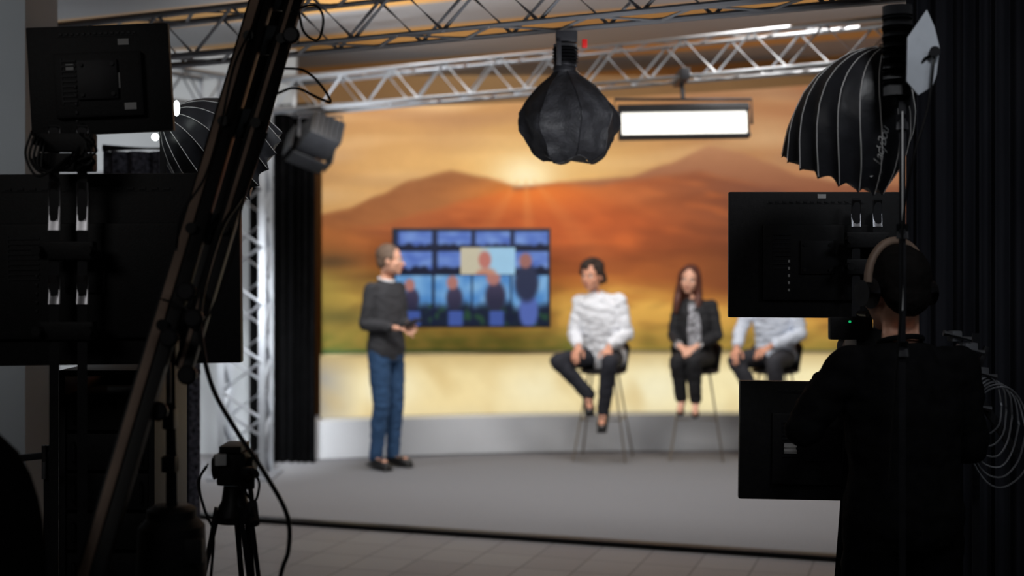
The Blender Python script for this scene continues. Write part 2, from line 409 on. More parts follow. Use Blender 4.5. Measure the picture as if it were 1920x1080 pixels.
# ---------------------------------------------------------------- LED panel + lamps
c=V((1.10,8.18,2.55))
lp=root('led_panel_light','wide rectangular white LED panel light with black frame hung from truss','light',(1.09,8.2,2.82))
R=Matrix.Rotation(math.radians(-8),3,'X')@Matrix.Rotation(math.radians(-1),3,'Y')
B().box(c+R@V((0,.035,.02)),(.84,.05,.23),R,.01).obj('housing',M['black'],lp)
B().box(c+V((0,-.002,.0)),(.80,.012,.15),R,.003).obj('diffuser',M['led'],lp)
b=B(); 
for s in(-1,1): b.box(c+V((s*.408,-.005,0)),(.014,.02,.17),R,.003)
b.box(c+R@V((0,-.008,.098)),(.84,.03,.04),R,.004); b.box(c+R@V((0,-.008,-.084)),(.84,.03,.02),R,.004)
b.obj('bezel',M['black'],lp)
b=B(); b.tube([c+V((-.44,.04,0)),c+V((-.44,.05,.16)),c+V((.44,.05,.16)),c+V((.44,.04,0))],.01); b.cyl(c+V((0,.05,.16)),V((1.09,8.24,2.85)),.014); b.obj('yoke',M['blackm'],lp)
b=B(); b.box(V((1.09,8.24,2.85)),(.06,.4,.07),None,.006); b.obj('clamp',M['blackm'],lp)
sl=root('stage_spotlight','black stage light with open barn doors hanging under the truss','light',(-1.46,9.7,2.8))
c=V((-1.44,9.62,2.62)); R=rotz(25)@Matrix.Rotation(math.radians(20),3,'Y')@Matrix.Rotation(math.radians(-25),3,'X')
B().box(c,(.26,.3,.2),R,.03).obj('housing',M['rubber'],sl)
b=B()
for k in range(6): b.box(c+R@V((-.1+.04*k,-.155,0)),(.012,.02,.17),R,.002)
b.obj('cooling_fins',M['rubber'],sl)
for s,ax in((-1,0),(1,0),(-1,1),(1,1)):
    b=B(); off=V((s*.17,.2,0)) if ax==0 else V((0,.2,s*.13)); sz=(.012,.16,.2) if ax==0 else (.28,.16,.012)
    b.box(c+R@off,sz,R,.003); b.obj('barn_door',M['rubber'],sl)
b=B(); b.tube([c+V((-.16,0,0)),c+V((-.16,.03,.15)),c+V((.16,.03,.15)),c+V((.16,0,0))],.01); b.cyl(c+V((0,.03,.15)),V((-1.44,9.72,2.84)),.012); b.obj('yoke',M['blackm'],sl)
def dome(r,apex,axis,depth,R,n,fab,ribm,sag=.1,pw=.55,roll=0,front=True,ribr=.003,inner=.12,lip=0.03,crease=0,prof=None,hpow=1.35,swirl=0,facet=False):
    x,y,a=frame(V(axis)); seg=8
    def pt(t,an,out=0):
        ph=(an-roll)*n/(2*math.pi); fr=abs(math.sin(math.pi*ph))
        base=(inner+(1-inner)*(math.sin(t*math.pi/2)**(pw*2))) if prof is None else pl(t,prof,True)
        if facet:
            loc=(ph-math.floor(ph)-.5)*2*math.pi/n; fac=math.cos(math.pi/n)/math.cos(loc)
            rad=R*base*fac*(1-sag*fr)+out
        else: rad=R*base*(1-sag*fr*min(1,t*1.3))+out
        if crease: rad+=crease*(1.3*noise.noise(V((math.cos(an)*2.2,math.sin(an)*2.2,t*4)))+.7*abs(noise.noise(V((math.cos(an)*7+t*5,math.sin(an)*7,t*9)))))*min(1,t*2)
        an2=an+swirl*t
        return apex+a*(depth*(t**hpow)*(1-(0 if facet else .05)*fr*t)+(crease*1.6*noise.noise(V((math.cos(an)*1.3,math.sin(an)*1.3,9)))*t if crease else 0))+(x*math.cos(an2)+y*math.sin(an2))*rad
    NT=26; NA=n*seg; vs=[];fs=[]
    for i in range(NT+1):
        for k in range(NA): vs.append(pt(i/NT,2*math.pi*k/NA+roll))
    for k in range(NA):
        p=vs[NT*NA+k]; vs.append(p+a*lip)
    for i in range(NT+1):
        for k in range(NA):
            k2=(k+1)%NA; fs.append((i*NA+k,i*NA+k2,(i+1)*NA+k2,(i+1)*NA+k))
    fs.append(tuple(range(NA))[::-1])
    shell=B().add(vs,fs).obj('fabric_shell',fab,r)
    for k in range(n):
        an=2*math.pi*k/n+roll
        B().tube([pt(i/NT,an,.0015) for i in range(NT+1)],ribr,6).obj('rib',ribm,r)
    if front:
        cen=apex+a*(depth+lip*.4); vs=[cen]+[pt(1,2*math.pi*k/NA+roll,-.006)+a*lip*.4 for k in range(NA)]
        B().add(vs,[(0,1+k,1+(k+1)%NA) for k in range(NA)]).obj('front_diffuser',M['silver'] if not facet else fab,r)
    return shell
sb=root('softbox','black octagonal fabric softbox hanging from the overhead truss','softbox',(.245,5.36,2.6))
axs=V((.06,.12,-1)); ap=S(1058,128,5.36)
dome(sb,ap,axs,.385,.212,8,M['fabric'],M['blackm'],sag=.03,roll=.22,ribr=.0022,crease=.022,hpow=1.0,lip=.004,facet=True,
 prof=[(0,.18),(.06,.24),(.2,.6),(.34,.86),(.48,1.0),(.58,.99),(.62,.95),(.84,.82),(.93,.72),(1,.5)])
b=B(); b.lathe([(.03,0),(.04,.02),(.05,.05),(.045,.06)],ap-axs.normalized()*.045,axs); b.obj('speed_ring',M['blackm'],sb)
b=B(); t0=S(1060,84,5.36); b.cyl(S(1060,127,5.36),t0,.046,.05,20); 
for k in range(5): b.cyl(S(1060,92+k*6,5.36),S(1060,94+k*6,5.36),.054,seg=20)
b.obj('lamp_body',M['black'],sb)
b=B(); b.cyl(t0,S(1062,66,5.36),.012); b.box(S(1062,70,5.36),(.09,.06,.05),None,.008); b.box(S(1048,100,5.3),(.02,.02,.1),None,.004); b.obj('hanging_bracket',M['blackm'],sb)
B().box(S(1096,82,5.33),(.022,.03,.035),None,.005).obj('latch',M['red'],sb)
B().cyl(S(1060,121,5.36),S(1060,128,5.36),.049,seg=20).obj('collar_ring',M['chrome'],sb)
us=root('studio_light','studio lamp on a tall stand with a ribbed black umbrella dome','studio light',(1.035,3.42,0))
D=3.45; ap=S(1658,92,3.54)
shell=dome(us,ap,V((-.30,.30,-.88)),.37,.166,16,M['umb'],M['rib'],sag=.07,roll=.1,ribr=.0013,lip=.008,swirl=1.0,hpow=1.0,
 prof=[(0,.12),(.05,.34),(.12,.52),(.22,.7),(.35,.86),(.5,.96),(.65,1),(.8,.99),(1,.92)])
b=B(); b.cyl(S(1682,180,D-.08),S(1682,12,D-.08),.036,.038,20)
for k in range(7): b.cyl(S(1682,30+k*20,D-.08),S(1682,36+k*20,D-.08),.04,seg=20)
b.box(S(1688,180,D-.05),(.04,.06,.06),None,.008); b.beam(S(1682,96,D-.08),S(1658,92,3.54),.03,.03); b.obj('lamp_body',M['black'],us)
D=3.36; px=S(1692,0,D).x
b=B(); b.cyl(S(1692,190,D),V((px,D,.02)),.0095,seg=12)
for v in (215,420,640): b.cyl(S(1692,v,D),S(1692,v+28,D),.016,seg=12)
b.obj('pole',M['blackm'],us)
b=B(); b.cyl(V((px-.004,D-.014,1.5)),V((px-.004,D-.014,2.02)),.0018,seg=6); b.obj('pole_cable',M['rib'],us)
for an in(-160,-60,20):
    a=math.radians(an); e=V((px+.28*math.cos(a),D+.22*math.sin(a),.012)); B().cyl(V((px,D,.35)),e,.009,seg=10).obj('leg',M['blackm'],us)
pp=[(1738,18),(1752,50),(1762,90),(1756,140),(1748,162),(1722,178),(1700,152),(1702,70)]
b=B(); f=[S(u,v,3.30) for u,v in pp]; bk=[S(u,v,3.30)+V((0,.008,0)) for u,v in pp]; n=len(pp)
b.add(f+bk,[tuple(range(n)),tuple(range(n,2*n))[::-1]]+[(i,(i+1)%n,n+(i+1)%n,n+i) for i in range(n)]); b.obj('flag_panel',M['flag'],us,label='pale grey angular flag panel')
b=B(); b.cyl(S(1750,98,3.29)+V((0,-.012,0)),S(1750,98,3.32),.014); b.tube([S(1750,98,3.29),S(1735,110,3.3),S(1700,150,3.32),S(1690,175,3.36)],.005); b.obj('flag_arm',M['blackm'],us)
b=B(); b.tube(crom([S(1752,105,3.28),S(1740,200,3.28),S(1712,300,3.28),S(1693,420,3.32),S(1690,560,3.33),S(1676,760,3.34),S(1668,900,3.34)]),.0035,8); b.obj('power_cable',M['rubber'],us)
me=shell.data; org=ORG[us.name]
bvh=BVHTree.FromPolygons([v.co+org for v in me.vertices],[tuple(p.vertices) for p in me.polygons])
def hit(p):
    cam=V((0,0,CH)); dr=(p-cam).normalized(); h=bvh.ray_cast(cam,dr)
    return (h[0] if h[0] is not None else p)-dr*.002
def logo(body,u,v,ang,size,sp):
    cu=bpy.data.curves.new('t','FONT'); cu.body=body; cu.size=size; cu.shear=.5; cu.extrude=0; cu.space_character=sp
    to=bpy.data.objects.new('t',cu); link(to); dg=bpy.context.evaluated_depsgraph_get(); dg.update()
    m=bpy.data.meshes.new_from_object(to.evaluated_get(dg)); bpy.data.objects.remove(to)
    bm=bmesh.new(); bm.from_mesh(m); bmesh.ops.triangulate(bm,faces=bm.faces[:])
    ca,sa=math.cos(ang),math.sin(ang)
    vs=[hit(S(u+(q.co.x*ca-q.co.y*sa),v-(q.co.x*sa+q.co.y*ca),3.5)) for q in bm.verts]
    bm.verts.index_update(); fs=[tuple(x.index for x in fc.verts) for fc in bm.faces]; bm.free()
    return vs,fs
vs,fs=logo('LadyBou',1652,312,math.radians(78),24,.85)
B().add(vs,fs).obj('script_logo',M['white'],us,label='white handwritten style logo',nrm=False)
B().tube([hit(S(1650,338,3.5)),hit(S(1632,331,3.5)),hit(S(1654,323,3.5))],.0014,5).obj('logo_mark',M['white'],us,label='white angular logo mark')
ap=S(306,222,4.55)
ul=root('umbrella_light','ribbed black umbrella light glowing at its hub behind the monitor','studio light',(ap.x,4.6,0))
dome(ul,ap,V((.80,.34,-.46)),.38,.19,16,M['umb'],M['rib'],sag=.08,ribr=.0014,lip=.008,swirl=-.8,hpow=1.0,
 prof=[(0,.12),(.05,.34),(.12,.52),(.22,.7),(.35,.86),(.5,.96),(.65,1),(.8,.98),(1,.9)])
B().ell(S(331,203,4.42),(.012,.014,.028)).obj('lamp_glow',M['bulb'],ul); B().ell(S(291,257,4.45),(.014,.014,.014)).obj('lamp_glow',M['bulb'],ul)
b=B(); b.cyl(ap,V((ap.x,4.55,.02)),.012); b.obj('pole',M['blackm'],ul)
for an in(90,210,330):
    a=math.radians(an); B().cyl(V((ap.x,4.55,.25)),V((ap.x+.1*math.cos(a)+.0,4.6+.1*math.sin(a),.012)),.01).obj('leg',M['blackm'],ul)
# ---------------------------------------------------------------- monitors
def monitor(name,c,w,h,yaw,roll,label,stickers,thick=.035):
    r=root(name,label,'monitor' if name=='monitor' else 'television',c); R=rotz(yaw)@Matrix.Rotation(math.radians(roll),3,'Y')
    T=lambda x,y,z:c+R@V((x,y,z))
    B().box(T(0,0,0),(w,thick,h),R,.006).obj('casing',M['black'],r)
    b=B(); b.box(T(0,-thick/2-.012,-h*.06),(w*.62,.026,h*.6),R,.01); b.obj('rear_housing',M['black'],r)
    B().box(T(0,thick/2+.001,0),(w-.03,.004,h-.03),R,.001).obj('screen',M['rubber'],r)
    b=B()
    for k in range(9): b.box(T(-w*.2,-thick/2-.027,h*.16-k*.014),(w*.1,.004,.005),R)
    b.box(T(-w*.2-w*.051,-thick/2-.026,h*.16-.056),(.003,.003,.13),R); b.obj('vent_slots',M['blackm'],r)
    b=B()
    for k in range(14): b.box(T(-w*.26+k*w*.04,-thick/2-.002,h*.42),(w*.022,.004,.006),R)
    b.box(T(0,-thick/2-.001,h*.42-.006),(w*.56,.003,.002),R); b.obj('vent_grille',M['blackm'],r)
    b=B(); b.box(T(0,-thick/2-.03,-h*.02),(.11,.014,.11),R,.003)
    for sx in(-1,1):
        for sz in(-1,1): b.cyl(T(sx*.042,-thick/2-.034,-h*.02+sz*.042),T(sx*.042,-thick/2-.043,-h*.02+sz*.042),.006,seg=8)
    b.obj('mount_plate',M['blackm'],r)
    for (sx,sz,sw,sh) in stickers:
        B().box(T(sx,-thick/2-(.0275 if abs(sx)<w*.3 and -h*.35<sz<h*.23 else .0025),sz),(sw,.003,sh),R).obj('sticker',M['white'],r)
    for k in range(5):
        B().box(T(-w*.16,-thick/2-.027,h*.02-k*.024-.03),(.007,.006,.009),R,.001).obj('port',M['white'] if name=='monitor' and w>.56 else M['blackm'],r)
    return r
monitor('monitor',S(190,150,3.62),.39,.305,6,-3.2,'small black monitor seen from the back with white asset stickers',[(.07,.102,.03,.017),(.043,-.01,.034,.043),(.085,-.083,.032,.019),(-.075,.03,.021,.021)])
monitor('television',S(170,505,3.6),.84,.535,3,-.6,'large black flat screen seen from behind on a stand',[],thick=.045)
monitor('monitor',S(1527,478,4.30),.575,.422,-3,.2,'black monitor seen from the back with vents and a small label',[(.02,.196,.028,.014)])
monitor('monitor',S(1540,826,4.30),.55,.397,-3,.6,'black monitor seen from the back with a small white label',[(-.11,-.022,.042,.034)])
def stand(name,x,y,ztop_,gap,chromes,label,bars):
    r=root(name,label,'stand',(x,y,0))
    for s in(-1,1):
        B().cyl(V((x+s*gap/2,y,.1)),V((x+s*gap/2,y,ztop_)),.0135,seg=16).obj('pole',M['blackm'],r)
    for z0,z1 in chromes:
        for s in(-1,1): B().cyl(V((x+s*gap/2,y,z0)),V((x+s*gap/2,y,z1)),.0155,seg=20).obj('chrome_sleeve',M['chrome'],r,label='chrome sleeve')
    for z in bars:
        b=B(); b.box((x,y,z),(gap+.07,.04,.05),None,.006)
        for s in(-1,1): b.cyl(V((x+s*(gap/2+.03),y-.02,z)),V((x+s*(gap/2+.03),y-.055,z)),.012); b.box((x+s*.01,y+.04,z),(.05,.05,.04),None,.004)
        b.obj('crossbar_clamp',M['black'],r)
    b=B(); b.beam(V((x-.35,y,.09)),V((x+.35,y,.09)),.06,.04); b.beam(V((x,y-.22,.09)),V((x,y+.22,.09)),.06,.04); b.obj('base_frame',M['blackm'],r)
    for dx,dy in((-.33,0),(.33,0),(0,-.2),(0,.2)):
        b=B(); b.cyl(V((x+dx-.015,y+dy,.035)),V((x+dx+.015,y+dy,.035)),.035,seg=18); b.cyl(V((x+dx,y+dy,.035)),V((x+dx,y+dy,.08)),.008); b.obj('caster',M['rubber'],r)
    return r
sd_=3.46
stand('monitor_stand',S(128,0,sd_).x,sd_,zz(236,sd_),.076,[(zz(432,sd_),zz(342,sd_)),(zz(258,sd_),zz(238,sd_)),(zz(570,sd_),zz(516,sd_))],'twin pole monitor stand with chrome sleeves and black clamps',[zz(268,sd_),zz(305,sd_),zz(470,sd_),zz(620,sd_)])
stand('monitor_stand',S(1625,0,4.18).x,4.18,zz(372,4.18),.07,[(zz(425,4.18),zz(376,4.18))],'twin pole stand with chrome tips carrying two monitors',[zz(450,4.18),zz(500,4.18),zz(800,4.18)])
def cable(pts,r,label,name='cable',mat=None,n=8):
    return B().tube(crom(pts,n),r,8).obj(name,mat or M['rubber'],label=label,cat='cable',loc=pts[0])
b=B()
for k in range(5):
    pts=[S(60+6*k,245+5*k,3.4),S(48+8*k,290+7*k,3.39),S(70+14*k,330-4*k,3.38),S(110+10*k,312-9*k,3.38),S(180-10*k,285+8*k,3.4),S(150+5*k,250,3.41)]
    b.tube(crom(pts),.0035,6)
b.obj('cable_tangle',M['rubber'],label='loose loops of thin black cable around the stand clamps',cat='cable',loc=S(100,290,3.4))
# ---------------------------------------------------------------- crane
cr=root('camera_crane','long black camera crane arm rising diagonally from a tripod base','camera crane',(S(322,0,3.2).x,3.2,0))
a0,a1=S(512,-70,3.5),S(150,1150,2.85); b0,b1=S(572,-60,3.53),S(345,690,3.12)
Ya=V((0,-1,0))
b=B(); b.beam(a0,a1,.062,.035,.004,up=Ya); b.obj('main_beam',M['rubber'],cr)
b=B(); xx,yy,aa=frame(a1-a0,Ya)
b.beam(a0+xx*.012-V((0,.021,0)),a1+xx*.012-V((0,.021,0)),.022,.012,.002,up=Ya); b.obj('beam_rail',M['crane'],cr,label='brown grey metal rail')
b=B(); b.beam(b0,b1,.045,.03,.004,up=Ya); b.obj('parallel_beam',M['rubber'],cr)
b=B(); b.beam(b0-V((.006,.017,0)),b1-V((.006,.017,0)),.010,.006,.001,up=Ya); b.obj('parallel_rail',M['crane'],cr)
b=B(); b.beam(S(540,-70,3.65),S(372,560,3.3),.05,.03,.003,up=Ya); b.obj('tension_beam',M['rubber'],cr)
for t in(.08,.2,.42,.68,.9):
    q=b0.lerp(b1,t); tt=((q.z-a0.z)/(a1.z-a0.z)); p=a0.lerp(a1,tt)
    b=B(); b.beam(p+V((0,.02,0)),q+V((0,.02,0)),.08,.02,.004,up=Ya)
    for w in(p,q): b.cyl(w+V((0,-.035,0)),w+V((0,.02,0)),.014,seg=16)
    b.obj('bracket',M['rubber'],cr)
for u,v in((352,546),(354,702),(320,632),(548,68),(366,596),(300,770)):
    p=S(u,v,3.06 if v>200 else 3.4); b=B(); b.lathe([(.012,0),(.022,.004),(.024,.018),(.018,.026)],p,(0,-1,0),12); b.cyl(p,p+V((0,.08,0)),.007); b.obj('knob',M['blackm'],cr)
b=B(); pz=[V((S(u,0,3.14).x,3.14,zz(v,3.14))) for u,v in((319,640),(322,955))]
b.cyl(pz[0],pz[1],.010,.014); b.box(pz[0]+V((0,0,.0)),(.035,.04,.09),None,.006); b.box(pz[0]+V((0,0,-.19)),(.03,.04,.05),None,.006); b.box(pz[0]+V((0,0,-.3)),(.036,.04,.04),None,.006)
b.beam(pz[0],S(352,600,3.15),.02,.03); b.obj('post',M['blackm'],cr)
b=B(); b.box(pz[0]+V((0,-.012,-.1)),(.012,.01,.1),None,.002); b.obj('post_scale',M['alud'],cr)
b=B(); c=pz[1]; b.lathe([(.045,0),(.06,.01),(.06,.03),(.08,.05),(.085,.17),(.07,.2)],c+V((0,0,.01)),(0,0,-1),28); b.box(c+V((.03,-.05,-.09)),(.12,.03,.06),None,.008); b.obj('pan_head',M['black'],cr)
for an in(-100,20,140):
    a=math.radians(an); t=c+V((.05*math.cos(a),.05*math.sin(a),-.18)); e=V((c.x+.42*math.cos(a),c.y+.25*math.sin(a),.014))
    b=B(); b.cyl(t,t.lerp(e,.55),.02); b.cyl(t.lerp(e,.5),e,.014); b.cyl(t.lerp(e,.53),t.lerp(e,.57),.026); b.obj('leg',M['blackm'],cr)
b=B(); w=a0.lerp(a1,.992); b.cyl(w+V((-.0,-.1,0)),w+V((0,.1,0)),.07,seg=24); b.obj('counterweight',M['blackm'],cr)
cable([S(545,75,3.45),S(470,330,3.25),S(415,430,3.15),S(378,560,3.07),S(378,640,3.05),S(400,730,3.05),S(445,810,3.05),S(498,890,3.05),S(538,965,3.05),S(541,1030,3.05),S(525,1085,3.05),S(500,1250,3.05),S(490,1500,3.0),S(480,1760,3.0)],.0058,'thick black cable drooping from the crane arm to the floor')
cable([S(330,470,3.1),S(342,400,3.1),S(385,330,3.15),S(415,230,3.25),S(440,120,3.3),S(478,40,3.4),S(500,-30,3.45)],.0035,'thin black cable clipped along the crane arm')
cable([S(545,20,3.4),S(590,10,3.4),S(606,35,3.4),S(596,75,3.4),S(570,60,3.4),S(560,20,3.4)],.0035,'small loop of black cable on the crane arm')
cable([S(530,128,3.35),S(570,132,3.35),S(600,158,3.35),S(620,190,3.35),S(600,185,3.35),S(555,165,3.35),S(520,175,3.3)],.0035,'black cable loop hanging off the crane bracket')
cable([S(300,560,3.07),S(345,575,3.05),S(385,600,3.05),S(440,470,3.15),S(455,380,3.2),S(500,250,3.3)],.003,'thin black cable running beside the crane arm')
cable([S(390,870,3.4),S(372,905,3.4),S(385,960,3.38),S(400,1000,3.38),S(395,1090,3.38),S(380,1300,3.4)],.004,'black cable hanging from the video tripod head')
cable([S(470,880,3.42),S(486,905,3.42),S(478,940,3.42),S(462,925,3.42),S(455,890,3.42)],.0035,'small cable loop on the video tripod head')
# ---------------------------------------------------------------- tripods
def tripod(name,x,y,z,label,spread=.4,mat=None,rot=0):
    mat=mat or M['blackm']; r=root(name,label,'tripod',(x,y,0)); c=V((x,y,z))
    b=B(); b.lathe([(.05,0),(.055,.02),(.035,.06),(.03,.1)],c-V((0,0,.1)),(0,0,1)); b.obj('bowl',mat,r)
    b=B(); b.box(c+V((0,0,.05)),(.08,.1,.09),None,.012); b.cyl(c+V((-.055,0,.05)),c+V((.055,0,.05)),.035); b.box(c+V((0,0,.105)),(.06,.12,.018),None,.004); b.obj('fluid_head',M['black'],r)
    b=B(); b.tube([c+V((.04,-.02,.03)),c+V((.06,-.08,.0)),c+V((.08,-.14,-.06))],.007); b.cyl(c+V((.07,-.11,-.03)),c+V((.085,-.155,-.075)),.014); b.obj('pan_handle',M['black'],r)
    for k in range(3):
        a=math.radians(rot+k*120); o=V((math.cos(a),math.sin(a),0)); sd=V((-o.y,o.x,0)); t=c+o*.045-V((0,0,.06)); e=V((x,y,.014))+o*spread
        b=B()
        for s in(-1,1): b.cyl(t+sd*s*.016,t.lerp(e,.55)+sd*s*.016,.008,seg=10)
        b.cyl(t.lerp(e,.45),e,.009,seg=10); b.box(t.lerp(e,.55),(.045,.03,.035),None,.006); b.ell(e,(.016,.016,.013),sub=2); b.obj('leg',mat,r)
    return r
tp=tripod('tripod',S(440,0,3.5).x,3.5,zz(910,3.5),'black video tripod with a fluid head below the crane arm',.24,M['blackm'],80)
B().box(S(414,862,3.44),(.03,.02,.03),rotz(10),.003).obj('sticker',M['white'],tp)
B().box(S(425,870,3.49),(.075,.05,.04),None,.008).obj('quick_release_plate',M['black'],tp)
B().box(S(462,895,3.45),(.04,.05,.06),rotz(20),.008).cyl(S(462,895,3.42),S(480,888,3.40),.012).obj('tilt_lock',M['blackm'],tp)
rk=root('equipment_rack','black equipment rack with stacked units and handles','rack',(S(150,0,3.95).x,4.2,0))
x0=S(110,0,4.0).x; x1=S(290,0,4.0).x; zt=zz(700,4.0); cx=(x0+x1)/2; w=x1-x0
b=B(); 
for s in(-1,1): b.box((cx+s*(w/2-.01),4.2,zt/2+.02),(.02,.4,zt-.04),None,.004)
b.box((cx,4.2,zt),(w,.4,.02),None,.004); b.box((cx,4.2,.03),(w,.4,.04),None,.004); b.box((cx,4.39,zt/2),(w-.04,.015,zt-.06)); b.obj('frame',M['black'],rk)
n=9
for k in range(n):
    z=.1+(zt-.16)*(k+.5)/n; b=B(); b.box((cx,4.18,z),(w-.045,.34,(zt-.16)/n-.012),None,.003)
    for s in(-1,1): b.tube([V((cx+s*(w/2-.045),4.01,z-.03)),V((cx+s*(w/2-.045),3.985,z-.03)),V((cx+s*(w/2-.045),3.985,z+.03)),V((cx+s*(w/2-.045),4.01,z+.03))],.004,6)
    b.obj('rack_unit',M['black'],rk)
cx=-1.18; cy=2.72
ch=root('office_chair','high-backed black upholstered office chair with dark curved backrest','chair',(cx,cy-.25,0))
b=B(); prof=[]
for i in range(15):
    t=i/14; z=.6+.66*t; wd=.21*(1-.04*t) if t<.55 else .202*math.sqrt(max(.03,1-((t-.55)/.47)**2)); prof.append((V((cx,cy-.06*math.sin(t*3)+.05*t,z)),wd,.035))
chm=pm('chair_upholstery',(14,14,15),.9,var=.2,spec=.1)
b.loft(prof,V((1,0,0)),V((0,1,0)),20,3); b.obj('backrest',chm,ch)
B().box((cx,cy-.26,.48),(.48,.46,.09),None,.035).obj('seat',chm,ch)
cc=V((cx,cy-.27,.12))
b=B(); b.cyl(cc,cc+V((0,0,.33)),.025); b.beam(cc+V((0,.02,.31)),V((cx,cy+.02,.7)),.06,.02); b.obj('gas_lift',M['blackm'],ch)
b=B()
for k in range(5):
    a=2*math.pi*k/5+.3; b.beam(cc,cc+V((.28*math.cos(a),.28*math.sin(a),-.04)),.04,.025)
b.obj('star_base',M['blackm'],ch)
for k in range(5):
    a=2*math.pi*k/5+.3; p=V((cc.x+.28*math.cos(a),cc.y+.28*math.sin(a),.032)); B().cyl(p-V((.02,0,0)),p+V((.02,0,0)),.032,seg=14).cyl(p,p+V((0,0,.05)),.008).obj('caster',M['rubber'],ch)
cl=root('light_stand','slim dark stand with a chrome topped clamp arm','stand',(S(85,0,3.8).x,3.8,0))
x=S(88,0,3.8).x; b=B(); b.cyl(V((x,3.8,.3)),V((x,3.8,zz(835,3.8))),.01); b.beam(S(10,862,3.8),S(100,852,3.8),.02,.02); b.obj('pole',M['blackm'],cl)
B().cyl(S(82,898,3.78),S(82,835,3.78),.006).obj('chrome_rod',M['chrome'],cl); B().cyl(S(97,898,3.78),S(97,832,3.78),.007).obj('chrome_rod',M['chrome'],cl)
for an in(100,200,320):
    a=math.radians(an); B().cyl(V((x,3.8,.45)),V((x+.2*math.cos(a),3.8+.15*math.sin(a),.012)),.009).obj('leg',M['blackm'],cl)
rs=root('cable_stand','dark stand with clamps and coiled cables beside the operator','stand',(S(1830,0,3.85).x,3.85,0))
x=S(1830,0,3.85).x; b=B(); b.cyl(V((x,3.85,.3)),V((x,3.85,zz(625,3.85))),.011)
b.obj('pole',M['blackm'],rs)
for an in(60,200,320):
    a=math.radians(an); B().cyl(V((x,3.85,.45)),V((x+.16*math.cos(a),3.85+.12*math.sin(a),.012)),.009).obj('leg',M['blackm'],rs)
for (u,v,s) in((1790,630,.035),(1815,655,.045),(1838,700,.04),(1828,760,.035)):
    p=S(u,v,3.8); b=B(); b.box(p,(s,s*.8,s*.9),rotz(20),.006); b.cyl(p+V((-.04,-.02,.01)),p+V((.04,-.02,-.01)),.009); b.obj('clamp',M['alud'],rs)
b=B(); b.beam(S(1805,700,3.8),S(1905,850,3.8),.022,.022); b.beam(S(1850,650,3.82),S(1800,780,3.82),.016,.016); b.obj('boom_arm',M['blackm'],rs)
b=B()
for k in range(6):
    c=S(1846+6*k,760+12*k,3.78); pts=[c+V(((.05+.008*k)*math.cos(t*.7),.01*math.sin(t*3+k),(.09+.012*k)*math.sin(t*.7))) for t in range(9)]
    b.tube(crom(pts+[pts[0]],4),.003,6)
b.obj('coiled_cable',M['alud'],rs)
# ---------------------------------------------------------------- TV on set
tv=root('television','wall mounted flat television showing a grid of blue video feeds','television',S(884,520,11.1))
c=S(884,521,11.08); W_,H_=1.375,.865; R=rotz(1.5)
T=lambda x,y,z:c+R@V((x,y,z))
B().box(T(0,.03,0),(W_,.05,H_),R,.008).obj('casing',M['black'],tv)
B().box(T(0,.14,0),(.4,.18,.3),R,.01).obj('wall_mount',M['blackm'],tv)
def sm(d,w=.35): return max(0,min(1,(1-d)/w+.5))
def tvc(a,t):
    x=735+295*a; y=617-190*t
    cw=74; ix=int((x-735)//cw); fx=((x-735)%cw)/cw
    rows=[(430,469),(470,517),(518,617)]; col=(24,30,56)
    for ri,(y0,y1) in enumerate(rows):
        if y0<=y<=y1 and .04<fx<.98:
            fy=(y-y0)/(y1-y0)
            if ri<2:
                col=mix((78,106,184),(116,148,212),.5+nz(x/26,y/16,ri))
                hh=.66+.18*nz(x/14,ri*3,ix)
                col=mix(col,(22,28,50),(fy-hh)*7+.5)
                if fx<.12: col=mix(col,(24,30,54),.7)
            else:
                col=mix((78,134,196),(126,174,218),.5+nz(x/24,y/24,4))
                col=mix(col,(26,34,54),(fy-.5+.15*nz(x/20,3,3))*6)
                col=mix(col,(40,70,54),2.5*max(0,nz(x/14,y/16,8)) if fy>.58 else 0)
    for ix in range(3):
        hx=735+ix*cw+cw*(.40,.5,.56)[ix]; top=(.95,1.05,1.3)[ix]; sy=580-46*top
        body=sm(math.hypot((x-hx-4)/(15*top),(y-sy-30*top)/(24*top)))
        col=mix(col,mix((74,66,92),(44,44,66),(y-sy)/50),body)
        if y>588: col=mix(col,(66,88,158),sm(abs(x-hx-6)/14))
        col=mix(col,(172,116,108),sm(math.hypot((x-hx)/(10*top),(y-sy)/(13*top))))
    if 862<x<966 and 462<y<516:
        col=mix((196,188,164),(156,198,226),(x-895)/25)
        col=mix(col,(190,134,112),sm(math.hypot((x-911)/22,(y-522)/20)))
        col=mix(col,(186,116,106),sm(math.hypot((x-908)/12,(y-486)/17)))
    if x>962 and y>466:
        col=mix(col,(84,104,176),sm(math.hypot((x-992)/18,(y-588)/36)))
        col=mix(col,(44,50,76),sm(math.hypot((x-988)/23,(y-532)/38)))
        col=mix(col,(154,104,98),sm(math.hypot((x-986)/12,(y-488)/15)))
    return col
gridmesh('screen',lambda a,t:T(-W_/2+.02+(W_-.04)*a,.002,-H_/2+.02+(H_-.04)*t),150,96,attrmat('video_feed',.75,.2,.3),col=tvc,parent=tv)
